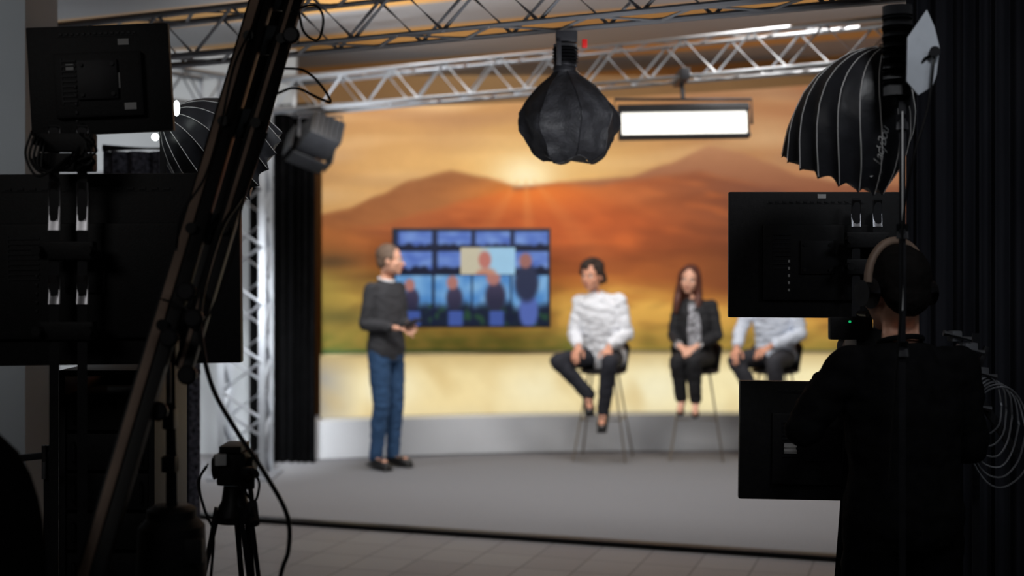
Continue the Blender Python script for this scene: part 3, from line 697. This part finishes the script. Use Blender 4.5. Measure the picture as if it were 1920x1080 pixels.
# ---------------------------------------------------------------- stools
def stool(x,y,rz):
    r=root('bar_stool','dark bar stool with shell seat, low back and thin splayed legs','stool',(x,y,0),group='bar stools on the stage')
    o=V((x,y,0)); R=rotz(rz); L=lambda a,b_,c_:o+R@V((a,b_,c_))
    b=B(); b.loft([(L(0,0,.735),.13,.12),(L(0,0,.745),.18,.17),(L(0,0,.765),.2,.19),(L(0,0,.772),.19,.18)],R@V((1,0,0)),R@V((0,1,0)),24,3); b.obj('seat',M['stoolseat'],r)
    vs=[];fs=[]; n=16
    for j in range(7):
        for i in range(n+1):
            a=math.radians(15+150*i/n); h=.77+.27*j/6*(.6+.4*math.sin(a)); rad=.2+.03*j/6
            vs.append(L(rad*math.cos(a),rad*.9*math.sin(a),h))
    for j in range(6):
        for i in range(n): k=j*(n+1)+i; fs.append((k,k+1,k+n+2,k+n+1))
    ob=B().add(vs,fs).obj('backrest',M['stoolseat'],r); sd=ob.modifiers.new('s','SOLIDIFY'); sd.thickness=.014
    for sx in(-1,1):
        for sy in(-1,1): B().cyl(L(sx*.11,sy*.1,.74),L(sx*.22,sy*.21,.020),.0085,seg=10).obj('leg',M['stoolleg'],r)
    q=[L(sx*.170,sy*.160,.36) for sx,sy in((-1,-1),(1,-1),(1,1),(-1,1))]
    b=B()
    for i in range(4): b.cyl(q[i],q[(i+1)%4],.007,seg=8)
    b.obj('footrest',M['stoolleg'],r); return r
for g_ in [(.775,10.86,-14),(1.57,10.9,-8),(2.24,10.88,-26),(3.0,10.8,-28)]: stool(*g_)
# ---------------------------------------------------------------- people
def hand(b,w,D,N,side,curl=.5,k=1.0):
    D=D.normalized(); N=(N-D*N.dot(D)).normalized(); X=D.cross(N).normalized()*side
    b.rc(w-D*.02,w+D*.02,.024*k,.024*k)
    for i in range(4):
        K=w+(D*(.085,.09,.086,.076)[i]+X*(.031-.021*i))*k
        b.rc(w+D*.02+X*(.015-.01*i)*k,K,.017*k,.0115*k)
        p=K; ang=curl*.35; 
        for L_,rr in zip((.042,.027,.021),(.0095,.0088,.008)):
            L2=L_*(.95,1.05,1,.8)[i]*k; ang+=curl*.55
            q=p+(D*math.cos(ang)+N*math.sin(ang))*L2; b.rc(p,q,rr*k,(rr-.0006)*k); p=q
    p=w+(D*.025+X*.024)*k
    for d2,L_ in(((D*.65+X*.7+N*.25),.045),((D*.85+X*.25+N*.45),.032),((D*.9+N*.5),.025)):
        q=p+d2.normalized()*L_*k; b.rc(p,q,.012*k,.0105*k); p=q
def figure(label,base,F,J,mats,k=1.0,wf=1.0,face=None,headup=None,curly=0,longhair=False,shoe='flat',curl=.5,collar=None,vox=.006,jacket=None,hands=None,hk=1.0,loose=0):
    base=V(base); F=V((F[0],F[1],0)).normalized(); R_=F.cross(Z)
    Wd=lambda p:base+R_*p[0]+F*p[1]+Z*p[2]
    P={n:Wd(p) for n,p in J.items() if isinstance(p,tuple)}
    r=root('person',label,'person',base)
    hf=V(face).normalized() if face else F.copy(); hu=V(headup).normalized() if headup else Z.copy()
    hr=hf.cross(hu).normalized(); hu=hr.cross(hf).normalized(); hm=mat3(hr,hf,hu)
    kh=k*hk
    Hc=P['head']; H=lambda a,b_,c_:Hc+(hr*a+hf*b_+hu*c_)*kh
    E=lambda *e:tuple(x*kh for x in e)
    def torso(b,g):
        p,c,n=P['pelvis'],P['chest'],P['neck']; up=(c-p).normalized()
        rg=[(p-up*.10,.11+g,.10+g),(p-up*.05,.155*wf+g,.112+g),(p,.162*wf+g,.115+g),(p.lerp(c,.35),.143*wf+g,.102+g),(p.lerp(c,.7),.155*wf+g,.108+g),(c,.166*wf+g,.108+g),(c.lerp(n,.45),.152*wf+g,.094+g),(c.lerp(n,.75),.105*wf+g,.072+g),(n,.056+g*.6,.054+g*.6)]
        b.loft(rg,R_,F)
        for s in'RL':
            b.limb([c.lerp(n,.88),c.lerp(n,.7).lerp(P['sh'+s],.55)-Z*.0,P['sh'+s]],[.042+g*.6,.044+g*.6,.044+g])
            b.rc(c,P['sh'+s]-V((0,0,.03)),.075+g,.044+g)
    ins=.87
    b=B(); torso(b,-.006)
    for s in'RL':
        sg=1 if s=='R' else -1; sh,el,wr=P['sh'+s],P['el'+s],P['wr'+s]; h,kn,an=P['hip'+s],P['kn'+s],P['an'+s]
        b.limb([sh,sh.lerp(el,.5),el,el.lerp(wr,.35),wr],[x*k*ins for x in(.047,.045,.038,.039,.030)])
        b.limb([h,h.lerp(kn,.5),kn,kn.lerp(an,.3)-F*.01,an],[x*k*ins for x in(.08,.072,.052,.054,.038)])
        td=R_*J['toe'+s][0][0]+F*J['toe'+s][0][1]+Z*J['toe'+s][0][2]; td.normalize()
        b.rc(an,an-Z*.03+td*.12*k,.032*k,.026*k)
        D=(wr-el).normalized(); N=-Z
        if hands and s in hands: D=Wd(hands[s][0])-base; N=Wd(hands[s][1])-base
        hand(b,wr+D.normalized()*.015,D,N,sg,curl,k)
    b.rc(P['neck']-Z*.02,H(0,-.02,-.05),.055*k,.052*k)
    b.ell(H(0,-.012,.03),E(.076,.096,.09),hm); b.ell(H(0,.025,-.035),E(.06,.066,.078),hm); b.ell(H(0,.062,-.09),E(.027,.024,.024),hm)
    b.ell(H(0,.05,.015),E(.055,.042,.03),hm)
    for s in(-1,1): b.ell(H(s*.036,.055,-.03),E(.026,.028,.025),hm); b.ell(H(s*.077,-.006,-.012),E(.009,.019,.031),hm)
    b.rc(H(0,.086,.0),H(0,.108,-.032),.009*k,.0135*k); b.ell(H(0,.086,-.064),E(.024,.012,.010),hm)
    b.obj('body',mats['skin'],r,remesh=vox,sm=2)
    for s in(-1,1):
        b=B(); b.ell(H(s*.031,.079,.0),E(.0125,.0125,.0095),hm,2); ey=b.obj('eye',M_eye,r)
        b=B(); b.ell(H(s*.031,.0905,.0),E(.0052,.003,.0055),hm,2); b.obj('iris',M_dark,ey)
        b=B(); b.tube([H(s*.016,.094,.018),H(s*.032,.092,.023),H(s*.048,.080,.018)],[.003*k,.0042*k,.0025*k],6); b.obj('eyebrow',mats['hair'],r)
    b=B(); b.tube([H(-.024,.088,-.062),H(-.01,.098,-.064),H(.01,.098,-.064),H(.024,.088,-.062)],[.002*k,.0055*k,.0055*k,.002*k],8); b.obj('lips',M_lip,r)
    b=B(); b.ell(H(0,-.024,.042),E(.083,.094,.091),hm); b.ell(H(0,-.055,-.01),E(.070,.055,.065),hm)
    for s in(-1,1): b.ell(H(s*.068,-.012,.03),E(.017,.05,.04),hm)
    if curly:
        for i in range(70):
            a=random.uniform(0,6.28); e=random.uniform(.0,1.45); q=(.080*math.cos(a)*math.cos(e),-.012+.088*math.sin(a)*math.cos(e),.048+.078*math.sin(e))
            if q[1]>.05 and q[2]<.07: continue
            b.ell(H(*q),E(.021,.021,.021),hm,2)
        for s in(-1,1):
            for q in((.074,.02,.035),(.080,-.02,.01),(.078,-.045,-.02),(.06,-.075,-.04)): b.ell(H(s*q[0],q[1],q[2]),E(.024,.026,.026),hm,2)
        b.ell(H(0,-.085,-.03),E(.06,.03,.05),hm,2)
    if longhair:
        for s in(-1,1):
            b.limb([H(s*.03,.05,.1),H(s*.072,.028,.05),H(s*.08,.005,-.04),H(s*.085,.0,-.12),H(s*.088,.03,-.2),H(s*.085,.05,-.28)],[x*k for x in(.022,.026,.030,.036,.036,.018)])
        b.limb([H(0,-.05,.04),H(0,-.07,-.08),H(0,-.085,-.18),H(0,-.08,-.26)],[x*k for x in(.08,.08,.078,.05)])
    b.obj('hair',mats['hair'],r,remesh=.007,sm=2,wr=.003+curly*.003,wrs=45)
    b=B(); torso(b,.010+loose)
    for s in'RL':
        sh,e,w=P['sh'+s],P['el'+s],P['wr'+s]; en=e.lerp(w,.94)
        b.limb([sh,sh.lerp(e,.5),e,e.lerp(en,.45),en],[x*k+loose*.5 for x in(.055,.054,.049,.046,.037)],flat=True)
    b.obj(mats['topname'],mats['top'],r,remesh=.009,sm=3,wr=.007+loose*.5,wrs=14)
    for s in'RL':
        e,w=P['el'+s],P['wr'+s]; d=(w-e).normalized(); p=e.lerp(w,.9); B().cyl(p,p+d*.03,.039*k,.037*k,18).obj('cuff',mats.get('cuff',mats['top']),r)
    n=P['neck']; b=B(); b.tube([n+(R_*math.cos(t)*.060+F*(math.sin(t)*.060)+Z*(.008-.016*math.sin(t))) for t in [i*math.pi/8 for i in range(16)]],.012 if collar else .008,8,closed=True); b.obj('collar',collar or mats['top'],r)
    if jacket:
        b=B(); c,p=P['chest'],P['pelvis']; b.loft([(p.lerp(c,.1)+F*.118,.045,.014),(c.lerp(p,.3)+F*.12,.06,.014),(c+F*.12,.05,.013),(n-Z*.03+F*.07,.035,.008)],R_,F,12); b.obj('blouse_front',jacket,r)
    b=B(); p,c=P['pelvis'],P['chest']; up=(c-p).normalized(); g=.006
    b.loft([(p-up*.11,.12+g,.105+g),(p-up*.05,.156*wf+g,.115+g),(p+up*.02,.158*wf+g,.112+g),(p+up*.06,.15*wf+g,.108+g)],R_,F)
    for s in'RL':
        h,kn,an=P['hip'+s],P['kn'+s],P['an'+s]
        b.limb([h,h.lerp(kn,.5),kn,kn.lerp(an,.35)-F*.006,kn.lerp(an,.7),an+(an-kn).normalized()*(.03 if shoe=='flat' else 0)],[x*k for x in(.09,.083,.068,.066,.058,.054)],flat=True)
    b.obj('trousers',mats['bottom'],r,remesh=.009,sm=3,wr=.006,wrs=12)
    for s in'RL':
        an=P['an'+s]; td=(R_*J['toe'+s][0][0]+F*J['toe'+s][0][1]+Z*J['toe'+s][0][2]).normalized(); sd=td.cross(Z).normalized(); uz=sd.cross(td).normalized(); mm=mat3(sd,td,uz)
        b=B(); low=an-uz*.045
        if shoe=='flat':
            b.ell(low+td*.02,(.046*k,.088*k,.044*k),mm); b.ell(low+td*.11*k-uz*.004,(.048*k,.082*k,.034*k),mm); b.ell(an-uz*.01-td*.005,(.045*k,.053*k,.05*k),mm); b.rc(an,low+td*.1*k+uz*.004,.043*k,.036*k); b.box(low+td*.055-uz*.03,(.085*k,.27*k,.018),mm,.006)
        else:
            b.ell(low+td*.11*k-uz*.01,(.038*k,.06*k,.022*k),mm); b.ell(low-td*.02,(.033*k,.045*k,.028*k),mm); b.box(low+td*.05-uz*.018,(.05*k,.2*k,.012),mm,.003); b.cyl(low-td*.03-uz*.015,low-td*.035-uz*.06,.01,.006)
        b.obj('shoe',mats['shoe'],r,remesh=.006,sm=2)
    return r,P,H
M_eye=pm('eye_white',(225,222,215),.3,var=.02); M_dark=pm('iris_dark',(40,28,20),.3,var=.1); M_lip=pm('lip_skin',(176,96,84),.5,var=.1)
skin=pm('skin_light',(218,164,138),.55,var=.08,scale=25); skin2=pm('skin_warm',(208,148,120),.55,var=.08,scale=25)
blk=pm('black_shoe_leather',(20,18,18),.4,var=.2)
shirtw=pm('white_shirt',(224,225,230),.8,var=.05,scale=20,bump=.3)
mats=dict(skin=skin,hair=pm('hair_grey_brown',(104,84,70),.7,var=.3,scale=60),top=pm('charcoal_sweater',(52,52,56),.9,var=.2,scale=60,bump=.3),topname='sweater',bottom=pm('blue_denim',(44,76,114),.85,var=.2,scale=50,bump=.2),shoe=blk,cuff=pm('sweater_cuff',(60,60,64),.9))
J=dict(pelvis=(0,0,.97),chest=(0,-.01,1.33),neck=(0,.0,1.515),head=(0,.045,1.68),
 shR=(.168,-.01,1.445),shL=(-.168,-.01,1.445),elR=(.205,-.04,1.165),elL=(-.21,-.02,1.17),wrR=(.12,.18,1.14),wrL=(-.05,.2,1.16),
 hipR=(.085,0,.93),hipL=(-.085,0,.93),knR=(.09,.03,.51),knL=(-.09,.02,.51),anR=(.10,-.02,.10),anL=(-.09,-.01,.10),toeR=[(.2,1,-.1)],toeL=[(-.2,1,-.1)])
pr,PP,_=figure('standing person in charcoal sweater and blue jeans holding a black phone',(-1.02,10.38,.016),(.80,-.6),J,mats,face=(1,-.12,0),collar=shirtw,hk=1.03)
th=PP['wrR'].lerp(PP['wrL'],.5)+V((.8,-.6,0))*.12
tb=root('phone','black phone held in the standing person\'s hands','phone',th)
Rt=rotz(-37)@Matrix.Rotation(math.radians(20),3,'X')
B().box(th+V((0,0,.03)),(.09,.16,.01),Rt,.004).obj('case',M['black'],tb); B().box(th+V((0,0,.036)),(.08,.145,.002),Rt).obj('screen',M['rubber'],tb)
mats=dict(skin=skin2,hair=pm('hair_dark_brown',(42,29,22),.8,var=.3,scale=60),top=shirtw,topname='shirt',bottom=pm('dark_trousers',(30,31,40),.85,var=.2,scale=40),shoe=blk)
J=dict(pelvis=(-.01,-.03,.885),chest=(0.02,.05,1.22),neck=(.04,.08,1.41),head=(.065,.125,1.567),
 shR=(.185,.06,1.345),shL=(-.150,.06,1.35),elR=(.235,.07,1.07),elL=(-.215,.06,1.08),wrR=(.14,.29,.985),wrL=(-.12,.30,.985),
 hipR=(.09,.0,.875),hipL=(-.09,0,.875),knR=(.30,.36,.86),knL=(-.15,.40,.86),anR=(.06,.28,.585),anL=(-.08,.33,.46),toeR=[(-.3,.8,-.6)],toeL=[(-.1,1,-.7)])
figure('seated person in white shirt and dark trousers, hands on thighs',(.775,10.88,.0),(-.30,-.95),J,mats,face=(-.55,-.83,-.05),headup=(-.05,0,1),curly=1,collar=shirtw,hk=1.08,loose=.012,hands=dict(R=((.05,.7,-.5),(-.2,-.3,-1)),L=((-.05,.7,-.5),(.2,-.3,-1))))
mats=dict(skin=skin,hair=pm('hair_auburn',(84,42,28),.6,var=.35,scale=40),top=pm('black_jacket',(24,24,28),.8,var=.2),topname='jacket',bottom=pm('black_trousers',(18,18,22),.85,var=.2),shoe=blk,cuff=pm('grey_cuff',(200,198,200),.8))
J=dict(pelvis=(0,-.0,.875),chest=(0,.03,1.19),neck=(.02,.05,1.37),head=(.045,.075,1.535),
 shR=(.145,.03,1.31),shL=(-.135,.03,1.31),elR=(.19,.05,1.06),elL=(-.185,.05,1.06),wrR=(.12,.24,.985),wrL=(-.04,.26,.985),
 hipR=(.08,0,.865),hipL=(-.08,0,.865),knR=(.12,.38,.86),knL=(-.02,.41,.86),anR=(.09,.30,.545),anL=(-.03,.33,.535),toeR=[(.05,1,-.7)],toeL=[(-.05,1,-.7)])
figure('seated person with long auburn hair, black jacket and black trousers',(1.57,10.92,0),(-.24,-.97),J,mats,k=.93,wf=.86,hk=1.08,face=(-.3,-.95,-.05),headup=(.1,0,1),longhair=True,jacket=pm('black_white_blouse',(150,150,156),.7,var=.98,scale=30),shoe='heel',hands=dict(R=((-.5,.6,-.25),(-.2,-.3,-1)),L=((.5,.6,-.25),(.2,-.3,-1))))
mats=dict(skin=skin2,hair=pm('hair_brown',(60,44,34),.7,var=.3,scale=50),top=pm('pale_blue_shirt',(206,213,226),.8,var=.06,scale=20,bump=.2),topname='shirt',bottom=pm('charcoal_trousers',(48,48,54),.85,var=.2),shoe=blk)
J=dict(pelvis=(0,-.02,.885),chest=(0,.05,1.22),neck=(0,.08,1.41),head=(.03,.12,1.575),
 shR=(.172,.07,1.345),shL=(-.172,.07,1.345),elR=(.27,.13,1.1),elL=(-.235,.08,1.08),wrR=(.24,.34,.975),wrL=(-.04,.30,.985),
 hipR=(.09,.0,.875),hipL=(-.09,0,.875),knR=(.24,.38,.86),knL=(-.09,.42,.86),anR=(.06,.30,.5),anL=(-.10,.31,.44),toeR=[(-.1,1,-.6)],toeL=[(-.1,1,-.6)])
figure('seated person in pale blue shirt and charcoal trousers',(2.24,10.9,0),(-.42,-.91),J,mats,face=(-.8,-.6,0),collar=mats['top'],hk=1.05,loose=.008,hands=dict(R=((.0,.7,-.5),(-.2,-.3,-1)),L=((.5,.6,-.3),(.2,-.3,-1))))
mats=dict(skin=skin,hair=pm('hair_black',(22,19,18),.85,var=.3,scale=50,spec=.2),top=pm('black_long_sleeve_shirt',(24,24,26),.95,var=.3,scale=25,spec=.1),topname='shirt',bottom=pm('black_jeans',(16,16,18),.95,var=.2,spec=.1),shoe=blk)
J=dict(pelvis=(0,0,.93),chest=(0,.0,1.21),neck=(-.01,.0,1.395),head=(-.01,.03,1.545),
 shR=(.175,0,1.335),shL=(-.175,0,1.335),elR=(.225,.02,1.09),elL=(-.29,.05,1.15),wrR=(.12,.2,1.13),wrL=(-.15,.2,1.27),
 hipR=(.09,0,.9),hipL=(-.09,0,.9),knR=(.10,.03,.49),knL=(-.10,.03,.49),anR=(.11,-.01,.095),anL=(-.11,-.01,.095),toeR=[(.2,1,-.1)],toeL=[(-.2,1,-.1)])
op,PO,HO=figure('person in black shirt and headphones seen from behind operating a camera',(1.12,3.66,.0),(-.22,.97),J,mats,wf=1.0,face=(-.35,.93,-.05),hands=dict(L=((.3,.6,.2),(.9,.2,-.3)),R=((-.3,.7,.3),(-.9,.2,-.3))))
hp=root('headphones','black over-ear headphones worn on the camera operator\'s head','headphones',HO(0,0,.12))
b=B(); b.tube([HO(.1*math.cos(t),-.01,.025+.12*math.sin(t)) for t in [math.pi*i/14 for i in range(15)]],.012,10); b.obj('headband',M['crane'],hp)
for s in(-1,1):
    B().cyl(HO(s*.088,-.005,-.005),HO(s*.12,-.005,-.005),.046,.038,24).obj('ear_cup',M['blackm'],hp)
vx,vy=1.09,3.96
tripod('tripod',vx,vy,1.17,'black tripod carrying the video camera in front of the operator',.13,None,-90)
vc=root('video_camera','black video camera on a tripod with lens pointing at the stage','video camera',(vx,vy,1.29))
c=V((vx,vy,1.36))
B().box(c,(.09,.14,.13),None,.015).obj('body',M['black'],vc)
b=B(); b.lathe([(.045,0),(.045,.03),(.038,.035),(.048,.07),(.05,.08),(.046,.085)],c+V((0,.06,0)),(0,1,0)); b.obj('lens',M['black'],vc)
b=B(); b.tube([c+V((0,.06,.06)),c+V((0,.05,.11)),c+V((0,-.05,.11)),c+V((0,-.06,.06))],.011); b.obj('top_handle',M['black'],vc)
b=B(); b.box(c+V((-.07,-.08,.07)),(.12,.03,.07),None,.008); b.box(c+V((-.05,-.05,.07)),(.03,.06,.03),None,.005); b.obj('viewfinder',M['black'],vc)
B().ell(c+V((-.07,-.096,.09)),(.004,.003,.004),sub=2).obj('indicator_light',M['green'],vc)
# ---------------------------------------------------------------- lights
def area(loc,tgt,sx,sy,p,col=(1,1,1),name='stage_key',spread=180):
    l=bpy.data.lights.new(name,'AREA'); l.shape='RECTANGLE'; l.size=sx; l.size_y=sy; l.energy=p; l.color=col; l.spread=math.radians(spread)
    o=bpy.data.objects.new(name,l); o.location=loc; o.rotation_euler=(V(tgt)-V(loc)).to_track_quat('-Z','Y').to_euler(); link(o); return o
area((-.8,8.3,3.3),(-.6,11.2,.9),1.6,.5,60,(1,.97,.93))
area((2.0,7.9,3.3),(1.8,11.2,.9),1.6,.5,62,(1,.97,.93))
area((.6,9.3,3.45),(.6,9.4,0),3.0,1.2,34,(.9,.95,1),spread=130)
area((-1.2,9.0,2.2),(-1.3,9.8,3.1),.5,.3,10,(.9,.95,1),name='truss_under_fill',spread=100)  # added lamp, brightens the stage truss from below
area((-1.75,8.6,2.3),(-2.08,9.95,1.1),.3,.6,13,(.92,.96,1),name='tower_fill',spread=45)  # added side lamp to brighten the tower truss
area((-4.3,8.2,3.2),(-3.6,11.2,1.4),1,.6,36,(.9,.95,1),name='side_fill',spread=110)
area((-3.6,3.6,3.2),(-2.7,6,2.0),.6,.6,5,(.9,.95,1),name='column_light',spread=100)
area((0,7.3,2.0),(0,9.5,3.5),3.0,.6,10,(1,.95,.88),name='ceiling_wash')
area((.5,4.3,1.9),(.0,5.6,2.75),1.2,.2,4.5,(.95,.97,1),name='truss_fill',spread=90)  # added soft lamp so the near truss reads brighter
area((-2.2,-.5,3.2),(-.2,3.6,1.5),1.2,.8,2.4,(1,.97,.94),name='added_fill',spread=110)  # added fill from behind the camera, lifts the dark foreground
area((2.6,.2,3.3),(1.5,3.8,1.5),1.0,.6,1.9,(.88,.94,1),name='added_fill',spread=100)  # second added foreground fill, from the right
area((1.1,1.9,3.2),(1.05,3.5,2.05),.4,.3,.9,(.95,.97,1),name='added_fill',spread=60)  # added fill on the right umbrella dome
area((-.3,3.6,3.1),(-.95,4.7,2.0),.3,.3,.8,(.95,.97,1),name='added_fill',spread=60)  # added fill on the left umbrella and its ribs
w=bpy.data.worlds.new('w'); sc.world=w; w.use_nodes=True; w.node_tree.nodes['Background'].inputs[0].default_value=(.02,.022,.026,1); w.node_tree.nodes['Background'].inputs[1].default_value=.3
cd=bpy.data.cameras.new('camera'); cam=bpy.data.objects.new('camera',cd); link(cam); cam.location=(0,0,CH); cam.rotation_euler=(math.radians(90),0,0)
cd.lens=45; cd.sensor_width=36; cd.shift_y=-(540-HZ)/1920; cd.clip_end=100
cd.dof.use_dof=True; cd.dof.focus_distance=4.2; cd.dof.aperture_fstop=1.6
sc.camera=cam
